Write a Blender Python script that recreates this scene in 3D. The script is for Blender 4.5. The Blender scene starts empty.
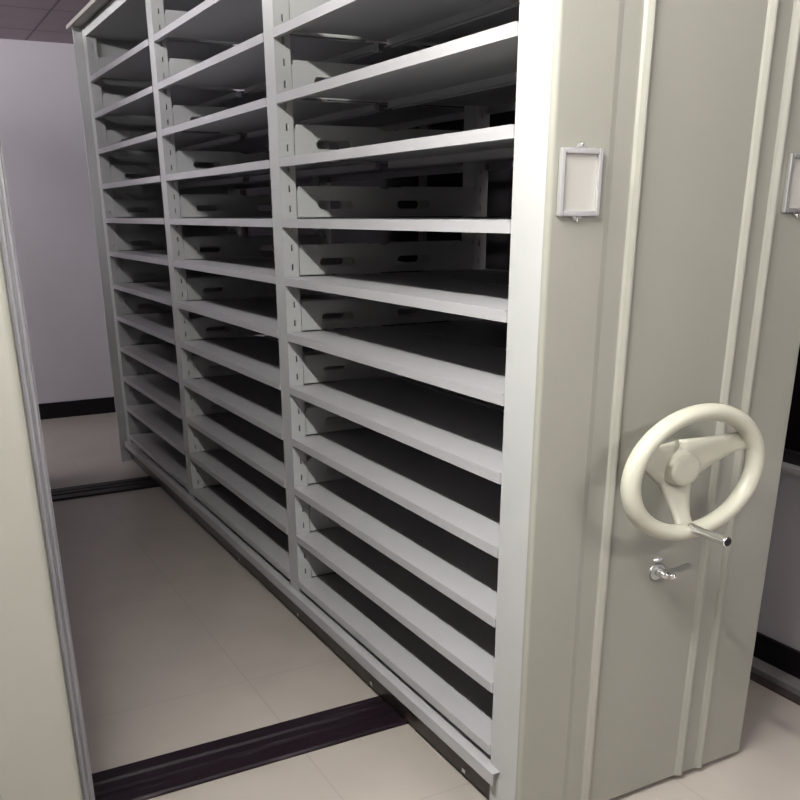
import bpy, bmesh, math, random
from mathutils import Vector, Matrix
random.seed(4)
SC = bpy.context.scene
COL = SC.collection
PI = math.pi
DZ = 0.015                       # clearance of the cabinets above the floor

# ------------------------------------------------------------------ materials
def nodes_of(name):
    m = bpy.data.materials.new(name); m.use_nodes = True
    nt = m.node_tree
    return m, nt, nt.nodes['Principled BSDF']

def mat(name, col, rough=0.5, metal=0.0, spec=0.5, var=0.0, scale=6.0, bump=0.0, bscale=60.0, rvar=0.0):
    m, nt, b = nodes_of(name)
    b.inputs['Base Color'].default_value = (*col, 1)
    b.inputs['Roughness'].default_value = rough
    b.inputs['Metallic'].default_value = metal
    b.inputs['Specular IOR Level'].default_value = spec
    tc = nt.nodes.new('ShaderNodeTexCoord')
    if var > 0 or rvar > 0:
        n = nt.nodes.new('ShaderNodeTexNoise')
        n.inputs['Scale'].default_value = scale; n.inputs['Detail'].default_value = 4
        nt.links.new(tc.outputs['Object'], n.inputs['Vector'])
        if var > 0:
            r = nt.nodes.new('ShaderNodeValToRGB')
            r.color_ramp.elements[0].position = 0.3; r.color_ramp.elements[1].position = 0.7
            r.color_ramp.elements[0].color = tuple(c*(1-var) for c in col)+(1,)
            r.color_ramp.elements[1].color = tuple(min(1, c*(1+var)) for c in col)+(1,)
            nt.links.new(n.outputs['Fac'], r.inputs['Fac'])
            nt.links.new(r.outputs['Color'], b.inputs['Base Color'])
        if rvar > 0:
            mr = nt.nodes.new('ShaderNodeMapRange')
            mr.inputs['To Min'].default_value = rough-rvar; mr.inputs['To Max'].default_value = rough+rvar
            nt.links.new(n.outputs['Fac'], mr.inputs['Value'])
            nt.links.new(mr.outputs['Result'], b.inputs['Roughness'])
    if bump > 0:
        n2 = nt.nodes.new('ShaderNodeTexNoise'); n2.inputs['Scale'].default_value = bscale
        n2.inputs['Detail'].default_value = 3
        nt.links.new(tc.outputs['Object'], n2.inputs['Vector'])
        bp = nt.nodes.new('ShaderNodeBump'); bp.inputs['Strength'].default_value = bump
        bp.inputs['Distance'].default_value = 0.002
        nt.links.new(n2.outputs['Fac'], bp.inputs['Height'])
        nt.links.new(bp.outputs['Normal'], b.inputs['Normal'])
    return m

def emis(name, col, strength):
    m, nt, b = nodes_of(name)
    b.inputs['Base Color'].default_value = (*col, 1)
    b.inputs['Emission Color'].default_value = (*col, 1)
    b.inputs['Emission Strength'].default_value = strength
    return m

def tile_mat(name, col, joint, pitch, ox, oy, width, rough=0.4, var=0.05, spec=0.5, jvar=True):
    """square tiles with thin joints, laid in object space"""
    m, nt, b = nodes_of(name)
    N = nt.nodes.new; L = nt.links.new
    tc = N('ShaderNodeTexCoord'); sp = N('ShaderNodeSeparateXYZ')
    L(tc.outputs['Object'], sp.inputs[0])
    masks = []
    for out, off in (('X', ox), ('Y', oy)):
        a = N('ShaderNodeMath'); a.operation = 'SUBTRACT'; a.inputs[1].default_value = off
        L(sp.outputs[out], a.inputs[0])
        w = N('ShaderNodeMath'); w.operation = 'PINGPONG'; w.inputs[1].default_value = pitch/2
        L(a.outputs[0], w.inputs[0])
        l = N('ShaderNodeMath'); l.operation = 'LESS_THAN'; l.inputs[1].default_value = width/2
        L(w.outputs[0], l.inputs[0]); masks.append(l)
    mx = N('ShaderNodeMath'); mx.operation = 'MAXIMUM'
    L(masks[0].outputs[0], mx.inputs[0]); L(masks[1].outputs[0], mx.inputs[1])
    n = N('ShaderNodeTexNoise'); n.inputs['Scale'].default_value = 5; n.inputs['Detail'].default_value = 6
    L(tc.outputs['Object'], n.inputs['Vector'])
    r = N('ShaderNodeValToRGB')
    r.color_ramp.elements[0].position = 0.3; r.color_ramp.elements[1].position = 0.7
    r.color_ramp.elements[0].color = tuple(c*(1-var) for c in col)+(1,)
    r.color_ramp.elements[1].color = tuple(min(1, c*(1+var)) for c in col)+(1,)
    L(n.outputs['Fac'], r.inputs['Fac'])
    mix = N('ShaderNodeMix'); mix.data_type = 'RGBA'
    L(mx.outputs[0], mix.inputs['Factor'])
    L(r.outputs['Color'], mix.inputs[6]); mix.inputs[7].default_value = (*joint, 1)
    L(mix.outputs[2], b.inputs['Base Color'])
    b.inputs['Roughness'].default_value = rough
    b.inputs['Specular IOR Level'].default_value = spec
    return m

M = {}
M['shelf'] = mat('grey_white_enamel', (0.355, 0.355, 0.362), 0.42, var=0.03, scale=9, bump=0.05, bscale=400)
M['post'] = mat('pale_grey_enamel', (0.385, 0.392, 0.387), 0.42, var=0.03, scale=9)
M['panel'] = mat('beige_grey_enamel', (0.250, 0.249, 0.216), 0.36, var=0.02, scale=3, bump=0.12, bscale=300, rvar=0.05)
M['wheel'] = mat('cream_plastic', (0.44, 0.44, 0.365), 0.38)
M['chrome'] = mat('chrome', (0.8, 0.8, 0.8), 0.22, metal=1.0)
M['steel'] = mat('brushed_steel', (0.66, 0.66, 0.66), 0.3, metal=0.8)
M['darkmetal'] = mat('dull_grey_metal', (0.22, 0.22, 0.20), 0.35, metal=0.6)
M['card'] = mat('grey_card', (0.38, 0.375, 0.35), 0.4)
M['darksteel'] = mat('dark_brown_steel', (0.045, 0.035, 0.032), 0.35, var=0.3, scale=20)
M['hole'] = mat('dark_bore', (0.01, 0.01, 0.01), 0.8)
M['track'] = mat('black_track', (0.009, 0.005, 0.008), 0.45, spec=0.2, var=0.5, scale=25, bump=0.3, bscale=90)
_m = M['track']; _nt = _m.node_tree; _b = _nt.nodes['Principled BSDF']      # dry scuffs along the track
_tc = _nt.nodes.new('ShaderNodeTexCoord'); _mp = _nt.nodes.new('ShaderNodeMapping'); _mp.inputs['Scale'].default_value = (2.5, 55, 1)
_n = _nt.nodes.new('ShaderNodeTexNoise'); _n.inputs['Scale'].default_value = 1.6; _n.inputs['Detail'].default_value = 5
_r = _nt.nodes.new('ShaderNodeValToRGB'); _r.color_ramp.elements[0].position = .60; _r.color_ramp.elements[1].position = .74
_r.color_ramp.elements[0].color = (.009, .005, .008, 1); _r.color_ramp.elements[1].color = (.075, .065, .07, 1)
_nt.links.new(_tc.outputs['Object'], _mp.inputs['Vector']); _nt.links.new(_mp.outputs['Vector'], _n.inputs['Vector'])
_nt.links.new(_n.outputs['Fac'], _r.inputs['Fac']); _nt.links.new(_r.outputs['Color'], _b.inputs['Base Color'])
M['wall'] = mat('lilac_grey_wall_paint', (0.50, 0.48, 0.515), 0.8, var=0.03, scale=3, bump=0.15, bscale=180)
M['base'] = mat('black_baseboard', (0.008, 0.006, 0.008), 0.45, spec=0.2)
M['floor'] = tile_mat('beige_floor_tiles', (0.35, 0.32, 0.285), (0.30, 0.275, 0.245), 0.74, -0.27, 0.12, 0.004, 0.38, 0.05)
M['ceiling'] = tile_mat('ceiling_tiles', (0.42, 0.36, 0.40), (0.22, 0.18, 0.20), 0.6, -0.04, 4.62, 0.012, 0.9, 0.04)
M['dust'] = mat('grey_cover_sheet', (0.25, 0.235, 0.215), 0.5)
M['edge_shade'] = mat('shaded_edge_grey', (0.125, 0.12, 0.13), 0.6, var=0.1)  # shade of the panel's rounded edge put into the strip colour
M['trim'] = mat('grey_floor_trim', (0.20, 0.19, 0.19), 0.5, var=0.15, scale=14)
M['sill'] = mat('pale_window_sill', (0.50, 0.50, 0.49), 0.5)
M['frame'] = mat('dark_window_frame', (0.02, 0.017, 0.018), 0.4)
M['glass'] = mat('night_window_glass', (0.008, 0.005, 0.007), 0.12, spec=0.2)
M['tube'] = emis('lamp_tube', (1.0, 0.985, 0.93), 640)
M['tube2'] = emis('lamp_tube_dim', (1.0, 0.96, 1.0), 95)
M['fill_front'] = emis('fill_tube_front', (1.0, 0.97, 0.92), 215)
M['fill_far'] = emis('fill_tube_far', (1.0, 0.97, 0.98), 300)

# ------------------------------------------------------------------ helpers
def box(bm, x0, y0, z0, x1, y1, z1):
    vs = [bm.verts.new(p) for p in ((x0,y0,z0),(x1,y0,z0),(x1,y1,z0),(x0,y1,z0),(x0,y0,z1),(x1,y0,z1),(x1,y1,z1),(x0,y1,z1))]
    for f in ((0,3,2,1),(4,5,6,7),(0,1,5,4),(1,2,6,5),(2,3,7,6),(3,0,4,7)):
        bm.faces.new([vs[i] for i in f])

def mesh(name, bm, m, smooth=False, bevel=0.0):
    bmesh.ops.recalc_face_normals(bm, faces=bm.faces)
    if bevel > 0:
        es = [e for e in bm.edges if len(e.link_faces) == 2 and e.calc_face_angle(0) > 0.6]
        bmesh.ops.bevel(bm, geom=es, offset=bevel, segments=2, affect='EDGES', clamp_overlap=True)
    me = bpy.data.meshes.new(name); bm.to_mesh(me); bm.free()
    me.materials.append(m)
    if smooth:
        for p in me.polygons: p.use_smooth = True
    return me

def obj(name, me, parent=None, loc=(0,0,0), label=None):
    o = bpy.data.objects.new(name, me); COL.objects.link(o)
    o.location = loc
    if parent: o.parent = parent
    if label: o['label'] = label
    return o

def thing(name, label, cat, loc=(0,0,0), group=None):
    o = bpy.data.objects.new(name, None); COL.objects.link(o)
    o.empty_display_size = 0.1
    o.location = loc; o['label'] = label; o['category'] = cat
    if group: o['group'] = group
    return o

def struct(name, bm, m, parent=None, bevel=0.0):
    o = obj(name, mesh(name, bm, m, bevel=bevel), parent)
    if not parent: o['kind'] = 'structure'
    return o

def prism(bm, prof, axis, a, b):
    """extrude a closed 2D profile. axis 'z': prof=(x,y); axis 'y': prof=(x,z); axis 'x': prof=(y,z)"""
    def P(p, t):
        return {'z': (p[0], p[1], t), 'y': (p[0], t, p[1]), 'x': (t, p[0], p[1])}[axis]
    A = [bm.verts.new(P(p, a)) for p in prof]; B = [bm.verts.new(P(p, b)) for p in prof]
    n = len(prof)
    bm.faces.new(A); bm.faces.new(B[::-1])
    for i in range(n):
        bm.faces.new([A[i], B[i], B[(i+1) % n], A[(i+1) % n]])

def lathe_y(bm, prof, cx, cz, sx=1.0, sz=1.0, seg=40):
    """rings (r, y) around a y-directed axis; closes both ends"""
    rings = []
    for r, y in prof:
        rings.append([bm.verts.new((cx+sx*r*math.cos(2*PI*i/seg), y, cz+sz*r*math.sin(2*PI*i/seg))) for i in range(seg)])
    for a, b in zip(rings, rings[1:]):
        for i in range(seg):
            bm.faces.new([a[i], a[(i+1) % seg], b[(i+1) % seg], b[i]])
    bm.faces.new(rings[0]); bm.faces.new(rings[-1][::-1])

def tube(bm, pts, r, seg=16, closed=False):
    pts = [Vector(p) for p in pts]; n = len(pts); rings = []
    for i, p in enumerate(pts):
        a = pts[i-1] if (i > 0 or closed) else p
        b = pts[(i+1) % n] if (i < n-1 or closed) else p
        t = (b-a).normalized()
        ref = Vector((0,1,0)) if abs(t.y) < 0.9 else Vector((0,0,1))
        u = t.cross(ref).normalized(); v = u.cross(t).normalized()
        rr = r[i] if isinstance(r, (list, tuple)) else r
        rings.append([bm.verts.new(p+u*rr*math.cos(2*PI*k/seg)+v*rr*math.sin(2*PI*k/seg)) for k in range(seg)])
    m = n if closed else n-1
    for i in range(m):
        A, B = rings[i], rings[(i+1) % n]
        for k in range(seg):
            bm.faces.new([A[k], A[(k+1) % seg], B[(k+1) % seg], B[k]])
    if not closed:
        bm.faces.new(rings[0][::-1]); bm.faces.new(rings[-1])

# ------------------------------------------------------------------ measures
W = 1.10          # clear width of a bay
CW = 0.0726       # upright width
D = 0.6856        # depth of the double-sided unit
S = 0.1560        # shelf pitch
Z0 = 0.1634 + DZ  # bottom deck
YE = 3*W + 3*CW   # back of the last upright (3.518)
ZT = 2.098 + DZ   # top
BAYS = [0.0, W+CW, 2*W+2*CW]     # y of the near side of each bay

# ------------------------------------------------------------------ shared meshes
def shelf_mesh(front=True, lip=0.022):
    bm = bmesh.new(); t = 0.0015; d = 0.337
    prof = [(-.004,-lip),(-.004,0),(d,0),(d,-lip),(d-.012,-lip),(d-.012,-lip+t),(d-t,-lip+t),(d-t,-t),
            (-.004+t,-t),(-.004+t,-lip+t),(.012,-lip+t),(.012,-lip)]
    prism(bm, prof, 'y', 0.004, W-0.003)
    # small end tabs of the lip
    box(bm, -.0035, 0.0, -lip, .010, 0.004, -.002)
    return mesh('shelf', bm, M['shelf'])

SHELF = shelf_mesh()

def bracket_mesh():
    """pressed side plate with oval hand holes, hooked behind the front and rear uprights"""
    cu = bpy.data.curves.new('bracket_curve', 'CURVE'); cu.dimensions = '2D'; cu.fill_mode = 'BOTH'; cu.extrude = 0.0008
    def poly(pts):
        s = cu.splines.new('POLY'); s.points.add(len(pts)-1); s.use_cyclic_u = True
        for i, p in enumerate(pts): s.points[i].co = (p[0], p[1], 0, 1)
    h = 0.086
    poly([(.0465,.004),(.0465,h-.012),(.050,h-.010),(.050,h-.003),(.053,h),(.30,h),(.325,h-.008),(.36,h-.008),(.385,h),
          (D-.053,h),(D-.050,h-.003),(D-.050,h-.010),(D-.0465,h-.012),(D-.0465,.004)])
    for a, b in ((.111,.218),(.366,.480)):
        r = .0115; zc = .037; pts = []
        for k in range(13): ang = PI/2+PI*k/12; pts.append((a+r+r*math.cos(ang), zc+r*math.sin(ang)))
        for k in range(13): ang = -PI/2+PI*k/12; pts.append((b-r+r*math.cos(ang), zc+r*math.sin(ang)))
        poly(pts[::-1])
    o = bpy.data.objects.new('tmp', cu); COL.objects.link(o)
    dg = bpy.context.evaluated_depsgraph_get()
    me = bpy.data.meshes.new_from_object(o.evaluated_get(dg))
    bpy.data.objects.remove(o); bpy.data.curves.remove(cu)
    me.transform(Matrix.Rotation(PI/2, 4, 'X'))      # local xy -> xz
    # raised rims pressed around the holes
    bm = bmesh.new(); bm.from_mesh(me)
    for a, b in ((.111,.218),(.366,.480)):
        r = .0135; zc = .037; pts = []
        for k in range(9): ang = PI/2+PI*k/8; pts.append((a+.0115+r*math.cos(ang), 0, zc+r*math.sin(ang)))
        for k in range(9): ang = -PI/2+PI*k/8; pts.append((b-.0115+r*math.cos(ang), 0, zc+r*math.sin(ang)))
        tube(bm, pts, .0016, 6, closed=True)
    bm.to_mesh(me); bm.free()
    me.name = 'side_bracket'; me.materials.clear(); me.materials.append(M['post'])
    return me
BRACKET = bracket_mesh()

def upright_mesh(zb, zt, y0=0.0, y1=CW, rear=False):
    """box-section post: plain front, slotted sides"""
    bm = bmesh.new(); t = 0.0015; d = 0.046
    box(bm, 0, y0, zb, t, y1, zt)                   # front face
    box(bm, d-t, y0+.001, zb, d, y1-.001, zt)       # back face
    xa, xb = 0.0235, 0.0275
    for ya, yb in ((y0, y0+t), (y1-t, y1)):
        box(bm, t, ya, zb, xa, yb, zt)
        box(bm, xb, ya, zb, d-t, yb, zt)
        z = zb; k = 0
        while True:
            zc = Z0 + .018 + k*S/3 ; k += 1
            if zc+.017 > zt-.02: break
            box(bm, xa, ya, z, xb, yb, zc); z = zc+.017
        box(bm, xa, ya, z, xb, yb, zt)
    # dark core seen through the slots
    me = mesh('upright_post', bm, M['post'])
    if rear: me.transform(Matrix.Scale(-1, 4, (1,0,0))); me.transform(Matrix.Translation((D,0,0))); me.flip_normals()
    return me
ZB = 0.105
YP = -.0946
END_F = upright_mesh(DZ, ZT-.01, YP, 0)
END_R = upright_mesh(DZ, ZT-.01, YP, 0, rear=True)
POST_F = upright_mesh(ZB, ZT-.01); POST_R = upright_mesh(ZB, ZT-.01, rear=True)

def end_panel_mesh(y_out, y_in, over=0.0, beads=True, sign=-1, r=0.009, m='panel'):
    """large pressed steel end panel. y_out = visible face"""
    bm = bmesh.new()
    x0, x1 = -over, D+over
    s = sign
    pf = []
    def arc(cx, cy, a0, a1, n=6):
        for k in range(n+1):
            a = a0+(a1-a0)*k/n; pf.append((cx+r*math.cos(a), cy+r*math.sin(a)))
    # left corner (inner to outer)
    pf.append((x0, y_in))
    if s < 0:
        arc(x0+r, y_out+r, PI, 1.5*PI)
    else:
        arc(x0+r, y_out-r, PI, .5*PI)
    if beads:
        o = s*0.009
        pf += [(.122, y_out), (.1345, y_out-s*.0014), (.173, y_out-s*.0014)]       # shallow channel
        pf += [(.176, y_out-s*.001), (.180, y_out+o*.4), (.187, y_out+o*.9), (.191, y_out+o), (.195, y_out+o*.75), (.200, y_out)]
        for a in (.459, .524):
            pf += [(a+.002, y_out), (a+.006, y_out+o*.45), (a+.013, y_out+o*.9), (a+.017, y_out+o), (a+.021, y_out+o*.75), (a+.026, y_out)]
    if s < 0:
        arc(x1-r, y_out+r, 1.5*PI, 2*PI)
    else:
        arc(x1-r, y_out-r, .5*PI, 0)
    pf.append((x1, y_in))
    prism(bm, pf, 'z', DZ, ZT)
    return mesh('end_panel', bm, M[m])

def holder(parent, x, z, yf, dark=False):
    """metal card frame with rivets and a blank card"""
    w, h = .088, .107
    bm = bmesh.new()
    x0, x1, z0, z1 = x-w/2, x+w/2, z-h/2, z+h/2; b = .0085
    for (a0, c0, a1, c1) in ((x0, z0, x0+b, z1), (x1-b, z0, x1, z1), (x0+b, z0, x1-b, z0+b), (x0+b, z1-b, x1-b, z1)):
        box(bm, a0, yf-.009, c0, a1, yf, c1)
    # fixing ears
    for zz, sg in ((z1, 1), (z0, -1)):
        prism(bm, [(x-.012, zz), (x+.012, zz), (x+.006, zz+sg*.008), (x-.006, zz+sg*.008)][::sg], 'y', yf-.003, yf)
    o = obj('label_holder', mesh('label_holder', bm, M['steel'], bevel=.002), parent,
            label='bright metal frame for a card')
    bm = bmesh.new(); box(bm, x0+b, yf-.003, z0+b, x1-b, yf, z1-b)
    obj('blank_card', mesh('blank_card', bm, M['card']), o, label='grey blank card')
    for zz in (z1+.005, z0-.005):
        bm = bmesh.new(); lathe_y(bm, [(.0045, yf-.002), (.004, yf-.005), (.002, yf-.0065)], x, zz, seg=14)
        obj('rivet', mesh('rivet', bm, M['chrome'], smooth=True), o)

def hand_wheel(parent, yf):
    cx, cz = .307, .796+DZ
    A, B = .162, .118                      # rim centre-line half axes
    yr = -.206
    bm = bmesh.new(); n = 72
    # elliptic rim with oval section
    rings = []
    for i in range(n):
        t = 2*PI*i/n; ring = []
        for k in range(16):
            a = 2*PI*k/16
            rr = .0188*math.cos(a)
            ring.append(bm.verts.new((cx+(A+rr)*math.cos(t), yr+.018*math.sin(a), cz+(B+rr*.85)*math.sin(t))))
        rings.append(ring)
    for i in range(n):
        a, b = rings[i], rings[(i+1) % n]
        for k in range(16):
            bm.faces.new([a[k], a[(k+1) % 16], b[(k+1) % 16], b[k]])
    w = obj('hand_wheel', mesh('rim', bm, M['wheel'], smooth=True), parent, label='cream three-spoked hand wheel')
    # spokes
    for ang in (27, 155, 268):
        t = math.radians(ang)
        bm = bmesh.new()
        e = Vector((cx+(A-.004)*math.cos(t), yr+.004, cz+(B-.004)*math.sin(t)))
        s0 = Vector((cx+.018*math.cos(t), yr+.050, cz+.018*math.sin(t)))
        d = (e-s0); perp = Vector((-d.z, 0, d.x)).normalized()
        secs = []
        for k in range(9):
            u = k/8
            p = s0.lerp(e, u) + Vector((0, .006*math.sin(PI*u), 0))
            hw = .030-.030*u+.022*u*u*1.1 if u < .8 else None
            hw = .034*(1-u)**1.3+.016+.010*max(0, (u-.7)/.3)**2
            secs.append([bm.verts.new(p+perp*hw*a+Vector((0, .007*b, 0))) for a, b in
                         ((-1,0),(-.85,-.8),(-.4,-1),(.4,-1),(.85,-.8),(1,0),(.8,.9),(-.8,.9))])
        for a, b in zip(secs, secs[1:]):
            for k in range(8):
                bm.faces.new([a[k], a[(k+1) % 8], b[(k+1) % 8], b[k]])
        bm.faces.new(secs[0][::-1]); bm.faces.new(secs[-1])
        obj('spoke', mesh('spoke', bm, M['wheel'], smooth=True), w)
    bm = bmesh.new()
    lathe_y(bm, [(.030, yf+.001), (.031, yf-.02), (.040, -.142), (.054, -.146), (.056, -.152), (.054, -.158), (.046, -.162), (.042, -.164), (.0415, -.168), (.0385, -.170),
                 (.0375, -.180), (.036, -.184), (.032, -.186), (.020, -.187), (.001, -.1872)], cx, cz, 1, .85)
    obj('hub', mesh('hub', bm, M['wheel'], smooth=True), w)
    # chrome crank grip
    gx, gz = .304, .687+DZ
    bm = bmesh.new()
    lathe_y(bm, [(.0105, -.210), (.0102, -.224), (.0095, -.229), (.0092, -.255), (.0098, -.296), (.0105, -.302), (.0100, -.306), (.0070, -.306), (.0068, -.300)],
            gx, gz, 1, .9, 24)
    g = obj('crank_grip', mesh('crank_grip', bm, M['chrome'], smooth=True), w, label='chrome crank grip')
    bm = bmesh.new(); lathe_y(bm, [(.0088, -.3055), (.0086, -.3068)], gx, gz, 1, .9, 24)
    obj('grip_bore', mesh('grip_bore', bm, M['hole']), g, label='dark hollow end')

def lock(parent, yf):
    cx, cz = .335, .551+DZ
    bm = bmesh.new()
    lathe_y(bm, [(.023, yf), (.0235, yf-.002), (.021, yf-.004), (.018, yf-.0045), (.016, yf-.003), (.0155, yf-.003)], cx, cz, 1, .85, 32)
    l = obj('lock', mesh('escutcheon', bm, M['steel'], smooth=True), parent, label='chrome locking handle')
    bm = bmesh.new()
    lathe_y(bm, [(.0115, yf-.002), (.0115, yf-.016), (.010, yf-.024), (.0065, yf-.029), (.002, yf-.031)], cx+.003, cz, 1, .85, 24)
    obj('lock_barrel', mesh('lock_barrel', bm, M['chrome'], smooth=True), l)
    bm = bmesh.new()
    lathe_y(bm, [(.007, yf-.020), (.0085, yf-.026), (.0075, yf-.033), (.003, yf-.037)], cx+.018, cz-.004, 1, .85, 20)
    obj('lock_knob', mesh('lock_knob', bm, M['chrome'], smooth=True), l)
    bm = bmesh.new()
    tube(bm, [(cx+.0215*math.cos(2*PI*i/32), yf-.003, cz+.0185*math.sin(2*PI*i/32)) for i in range(32)], .0018, 8, closed=True)
    obj('escutcheon_ring', mesh('escutcheon_ring', bm, M['darkmetal'], smooth=True), l)
    bm = bmesh.new()     # lever blade pointing right
    prism(bm, [(cx, cz+.002), (cx+.030, cz+.001), (cx+.048, cz-.003), (cx+.072, cz+.001), (cx+.080, cz+.009), (cx+.068, cz+.014), (cx+.040, cz+.011), (cx, cz+.010)],
          'y', yf-.024, yf-.018)
    obj('lever', mesh('lever', bm, M['darkmetal'], bevel=.0015), l)
    bm = bmesh.new()
    lathe_y(bm, [(.010, yf), (.010, yf-.003), (.006, yf-.006), (.002, yf-.007)], cx-.002, cz+.028, 1.2, .6, 20)
    obj('keyhole_cover', mesh('keyhole_cover', bm, M['steel'], smooth=True), l)

def build_unit(label, loc, wheel=True):
    u = thing('mobile_shelving_unit', label, 'shelving unit', loc, 'mobile shelving units on floor tracks')
    pd = {}
    # uprights
    obj('upright_post', END_F, u); obj('upright_post', END_R, u)
    for k, y in enumerate([W, 2*W+CW, 3*W+2*CW]):
        obj('upright_post', POST_F, u, (0, y, 0)); obj('upright_post', POST_R, u, (0, y, 0))
    for k, y in enumerate(BAYS):
        for lv in range(12):
            z = Z0+lv*S
            obj('shelf', SHELF, u, (0, y, z))
            obj('shelf', SHELF, u, (D, y+W+.001, z)).rotation_euler = (0, 0, PI)
            obj('side_bracket', BRACKET, u, (0, y+.0012, z)); obj('side_bracket', BRACKET, u, (0, y+W-.0012, z))
    # roof deck with its deep front and rear beams, dust cover above
    bm = bmesh.new(); z = 2.048+DZ
    box(bm, -.003, -CW, z, .003, YE, ZT-.008); box(bm, D-.003, -CW, z, D+.003, YE, ZT-.008)
    box(bm, .003, -CW+.002, z+.004, D-.003, YE-.002, z+.006)
    obj('top_frame', mesh('top_frame', bm, M['post']), u)
    bm = bmesh.new()
    zc = 2.092+DZ
    prism(bm, [(-.070, zc-.010), (-.070, zc+.006), (D+.070, zc+.006), (D+.070, zc-.010), (D+.067, zc-.010), (D+.067, zc+.003), (-.067, zc+.003), (-.067, zc-.010)],
          'y', -CW, YE)
    obj('dust_cover', mesh('dust_cover', bm, M['dust']), u)
    # base carriage
    bm = bmesh.new()
    for sx in (0, 1):
        X = (lambda a: D-a) if sx else (lambda a: a)
        pr = [(-.020,.088),(-.020,.119),(.030,.119),(.030,.1165),(-.0175,.1165),(-.0175,.088)]
        pr = [(X(a), b+DZ) for a, b in pr]
        prism(bm, pr if not sx else pr[::-1], 'y', -.036, 3.50)
    obj('base_rail', mesh('base_rail', bm, M['shelf']), u)
    bm = bmesh.new()
    for xa in (.022, D-.028): box(bm, xa, -CW, .012, xa+.006, YE-.01, .119+DZ)
    box(bm, .028, -CW, .10, D-.028, YE-.01, .106)
    obj('kick_plate', mesh('kick_plate', bm, M['darksteel']), u, label='dark brown kick plate')
    for y in (.13, .62, 1.16, 1.75, 2.4, 3.3):
        bm = bmesh.new(); box(bm, .0190, y, .020, .0225, y+.016, .031)
        obj('kick_plate_clip', mesh('kick_plate_clip', bm, M['chrome']), u, label='small bright metal clip')
    # wheels of the carriage on the two tracks
    for yy in (.484, 3.035):
        for xx in (.12, D-.12):
            bm = bmesh.new(); lathe_y(bm, [(.040, yy-.012), (.042, yy-.009), (.042, yy+.009), (.040, yy+.012)], xx, .0555, seg=24)
            obj('track_wheel', mesh('track_wheel', bm, M['darksteel'], smooth=False), u)
    yf = -.1056
    p = obj('end_panel', end_panel_mesh(yf, YP, 0.0 if wheel else -.017, True, -1, (.009 if wheel else .015)), u, label='wide beige-grey end panel with raised vertical ribs')
    bm_far = end_panel_mesh(YE+.022, YE, .042, False, 1, .012, 'post')
    obj('end_panel', bm_far, u)
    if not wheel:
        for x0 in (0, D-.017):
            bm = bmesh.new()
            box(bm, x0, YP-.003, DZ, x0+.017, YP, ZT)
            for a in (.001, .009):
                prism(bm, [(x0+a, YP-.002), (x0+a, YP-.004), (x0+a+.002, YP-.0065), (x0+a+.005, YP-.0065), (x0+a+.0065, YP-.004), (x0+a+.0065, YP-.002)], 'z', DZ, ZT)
            obj('edge_strip', mesh('edge_strip', bm, M['edge_shade']), u, label='narrow double edge strip, shade painted into its grey')
    if wheel:
        holder(u, .060, 1.3155+DZ, yf); holder(u, .610, 1.3175+DZ, yf)
        hand_wheel(u, yf); lock(u, yf)
    return u

build_unit('long pale grey shelving unit with empty open shelves and a cream hand wheel', (0, 0, 0), True)
build_unit('beige shelving unit cropped at the left edge, only its flat end panel showing', (-.848-D, 0, 0), False)

# ------------------------------------------------------------------ floor tracks
def track(y0, y1, label, x0=-2.6, x1=0.95):
    bm = bmesh.new(); w = y1-y0; h = .010
    pf = [(y0, .0005), (y0, .006), (y0+.006, h), (y0+w*.30, h), (y0+w*.33, .004), (y0+w*.40, .004), (y0+w*.42, .012), (y0+w*.58, .012), (y0+w*.60, .004),
          (y0+w*.67, .004), (y0+w*.70, h), (y1-.006, h), (y1, .006), (y1, .0005)]
    prism(bm, pf, 'x', x0, x1)
    o = obj('floor_track', mesh('floor_track', bm, M['track']))
    o['label'] = label; o['category'] = 'floor track'; o['group'] = 'floor tracks'
track(.425, .586, 'black steel floor track crossing the aisle nearest the camera')
track(2.99, 3.185, 'black steel floor track at the far end of the aisle near the wall')

# ------------------------------------------------------------------ room shell
XL, XR, YN, YF, ZC = -4.0, 1.12, -3.6, 4.975, 2.262
bm = bmesh.new(); box(bm, XL-.1, YN-.1, -.08, XR+.1, YF+.1, 0); struct('floor', bm, M['floor'])
bm = bmesh.new(); box(bm, XL-.1, YN-.1, ZC, XR+.1, YF+.1, ZC+.08); struct('ceiling', bm, M['ceiling'])
bm = bmesh.new(); box(bm, XL-.1, YF, 0, XR+.1, YF+.1, ZC); struct('wall_far', bm, M['wall'])
bm = bmesh.new(); box(bm, XL-.1, YN-.1, 0, XR+.1, YN, ZC); struct('wall_near', bm, M['wall'])
bm = bmesh.new(); box(bm, XL-.1, YN, 0, XL, YF, ZC); struct('wall_left', bm, M['wall'])
WY0, WY1, WZ0, WZ1 = -1.4, 4.75, .613, 1.98
bm = bmesh.new()
box(bm, XR, YN, 0, XR+.12, YF, WZ0); box(bm, XR, YN, WZ1, XR+.12, YF, ZC)
box(bm, XR, YN, WZ0, XR+.12, WY0, WZ1); box(bm, XR, WY1, WZ0, XR+.12, YF, WZ1)
struct('wall_right', bm, M['wall'])
bm = bmesh.new(); box(bm, XL, YF-.012, 0, XR, YF, .106); struct('baseboard_far', bm, M['base'])
bm = bmesh.new(); box(bm, XR-.012, YN, 0, XR, YF-.012, .100); struct('baseboard_right', bm, M['base'])
bm = bmesh.new(); box(bm, XR-.066, YN, .0, XR-.012, YF-.012, .024)
struct('trim_1', bm, M['trim'])
bm = bmesh.new(); box(bm, XR-.098, YN, .0, XR-.066, YF-.012, .006); struct('trim_shade', bm, M['darksteel'])  # dark strip painted in for the gap shadow beside the grey trim
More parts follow.
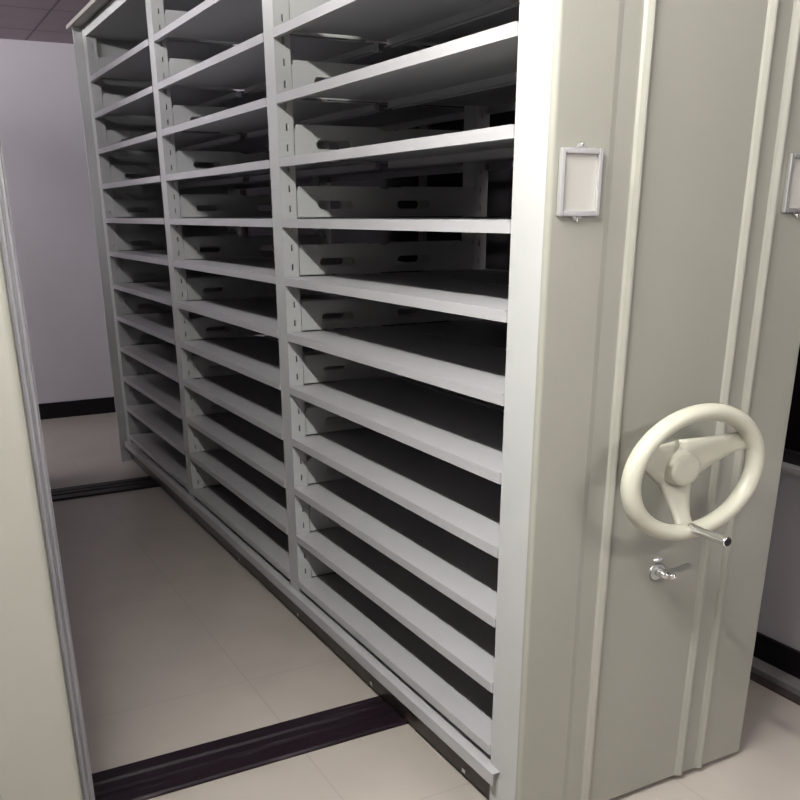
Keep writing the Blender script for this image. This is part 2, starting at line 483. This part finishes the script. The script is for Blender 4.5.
# window: dark glass, frame, sill
bm = bmesh.new(); box(bm, XR+.05, WY0, WZ0, XR+.056, WY1, WZ1)
w = struct('window_1', bm, M['glass'])
bm = bmesh.new()
box(bm, XR+.03, WY0, WZ0, XR+.075, WY1, WZ0+.035); box(bm, XR+.03, WY0, WZ1-.035, XR+.075, WY1, WZ1)
for y in (WY0, -.35, 2.3, WY1-.04): box(bm, XR+.03, y, WZ0+.035, XR+.075, y+.04, WZ1-.035)
obj('window_frame', mesh('window_frame', bm, M['frame']), w)
bm = bmesh.new(); box(bm, XR-.012, WY0-.04, WZ0-.012, XR+.05, WY1+.04, WZ0+.002)
obj('window_sill', mesh('window_sill', bm, M['sill'], bevel=.003), w)

# ------------------------------------------------------------------ lamps on the ceiling (outside the frame)
def lamp(x, y, length, m, label, along='y', w=.05):
    t = thing('ceiling_lamp', label, 'lamp', (x, y, ZC), 'ceiling lamps')
    a, b = (w/2+.02, length/2+.03) if along == 'y' else (length/2+.03, w/2+.02)
    bm = bmesh.new(); box(bm, -a, -b, -.035, a, b, -.0005)
    obj('lamp_housing', mesh('lamp_housing', bm, M['sill'], bevel=.004), t)
    bm = bmesh.new()
    p = (0, length/2, -.055) if along == 'y' else (length/2, 0, -.055)
    tube(bm, [tuple(-c if i < 2 else c for i, c in enumerate(p)), p], w/2-.005, 12)
    obj('lamp_tube', mesh('lamp_tube', bm, m, smooth=True), t)
lamp(-.97, -.5, 1.0, M['tube'], 'white tube lamp on the ceiling in front of the aisle')
lamp(-.84, 1.9, 1.2, M['tube2'], 'white tube lamp on the ceiling above the aisle')
lamp(-1.9, 3.4, 1.2, M['fill_far'], 'added unseen tube lamp behind the left cabinet, brightening the far wall')  # unseen lamp, added to light the far wall
lamp(.55, -2.5, .9, M['fill_front'], 'added unseen fill lamp for the end panel and near floor', 'x')  # unseen fill, added behind the camera to even out panel and floor

wd = bpy.data.worlds.new('world'); SC.world = wd; wd.use_nodes = True
wd.node_tree.nodes['Background'].inputs[0].default_value = (.01, .01, .015, 1)
wd.node_tree.nodes['Background'].inputs[1].default_value = 1

# ------------------------------------------------------------------ camera
yaw, pit, rol = 0.48520, -0.35762, -0.00820
f = Vector((math.sin(yaw)*math.cos(pit), math.cos(yaw)*math.cos(pit), math.sin(pit)))
r0 = Vector((math.cos(yaw), -math.sin(yaw), 0)); u0 = r0.cross(f)
r = r0*math.cos(rol)+u0*math.sin(rol); u = -r0*math.sin(rol)+u0*math.cos(rol)
cam = bpy.data.cameras.new('camera'); co = bpy.data.objects.new('camera', cam); COL.objects.link(co)
mw = Matrix((( r.x, u.x, -f.x, -1.00008), (r.y, u.y, -f.y, -1.41124), (r.z, u.z, -f.z, 1.27002+DZ), (0, 0, 0, 1)))
co.matrix_world = mw
cam.sensor_width = 36; cam.lens = 901.951/800*36
cam.shift_x = (400-387.261)/800; cam.shift_y = (549.6985-400)/800
cam.clip_start = 0.01
SC.camera = co
SC.view_settings.view_transform = 'Standard'; SC.view_settings.look = 'None'
SC.view_settings.gamma = 1; SC.view_settings.use_curve_mapping = False
SC.view_settings.exposure = 0.0
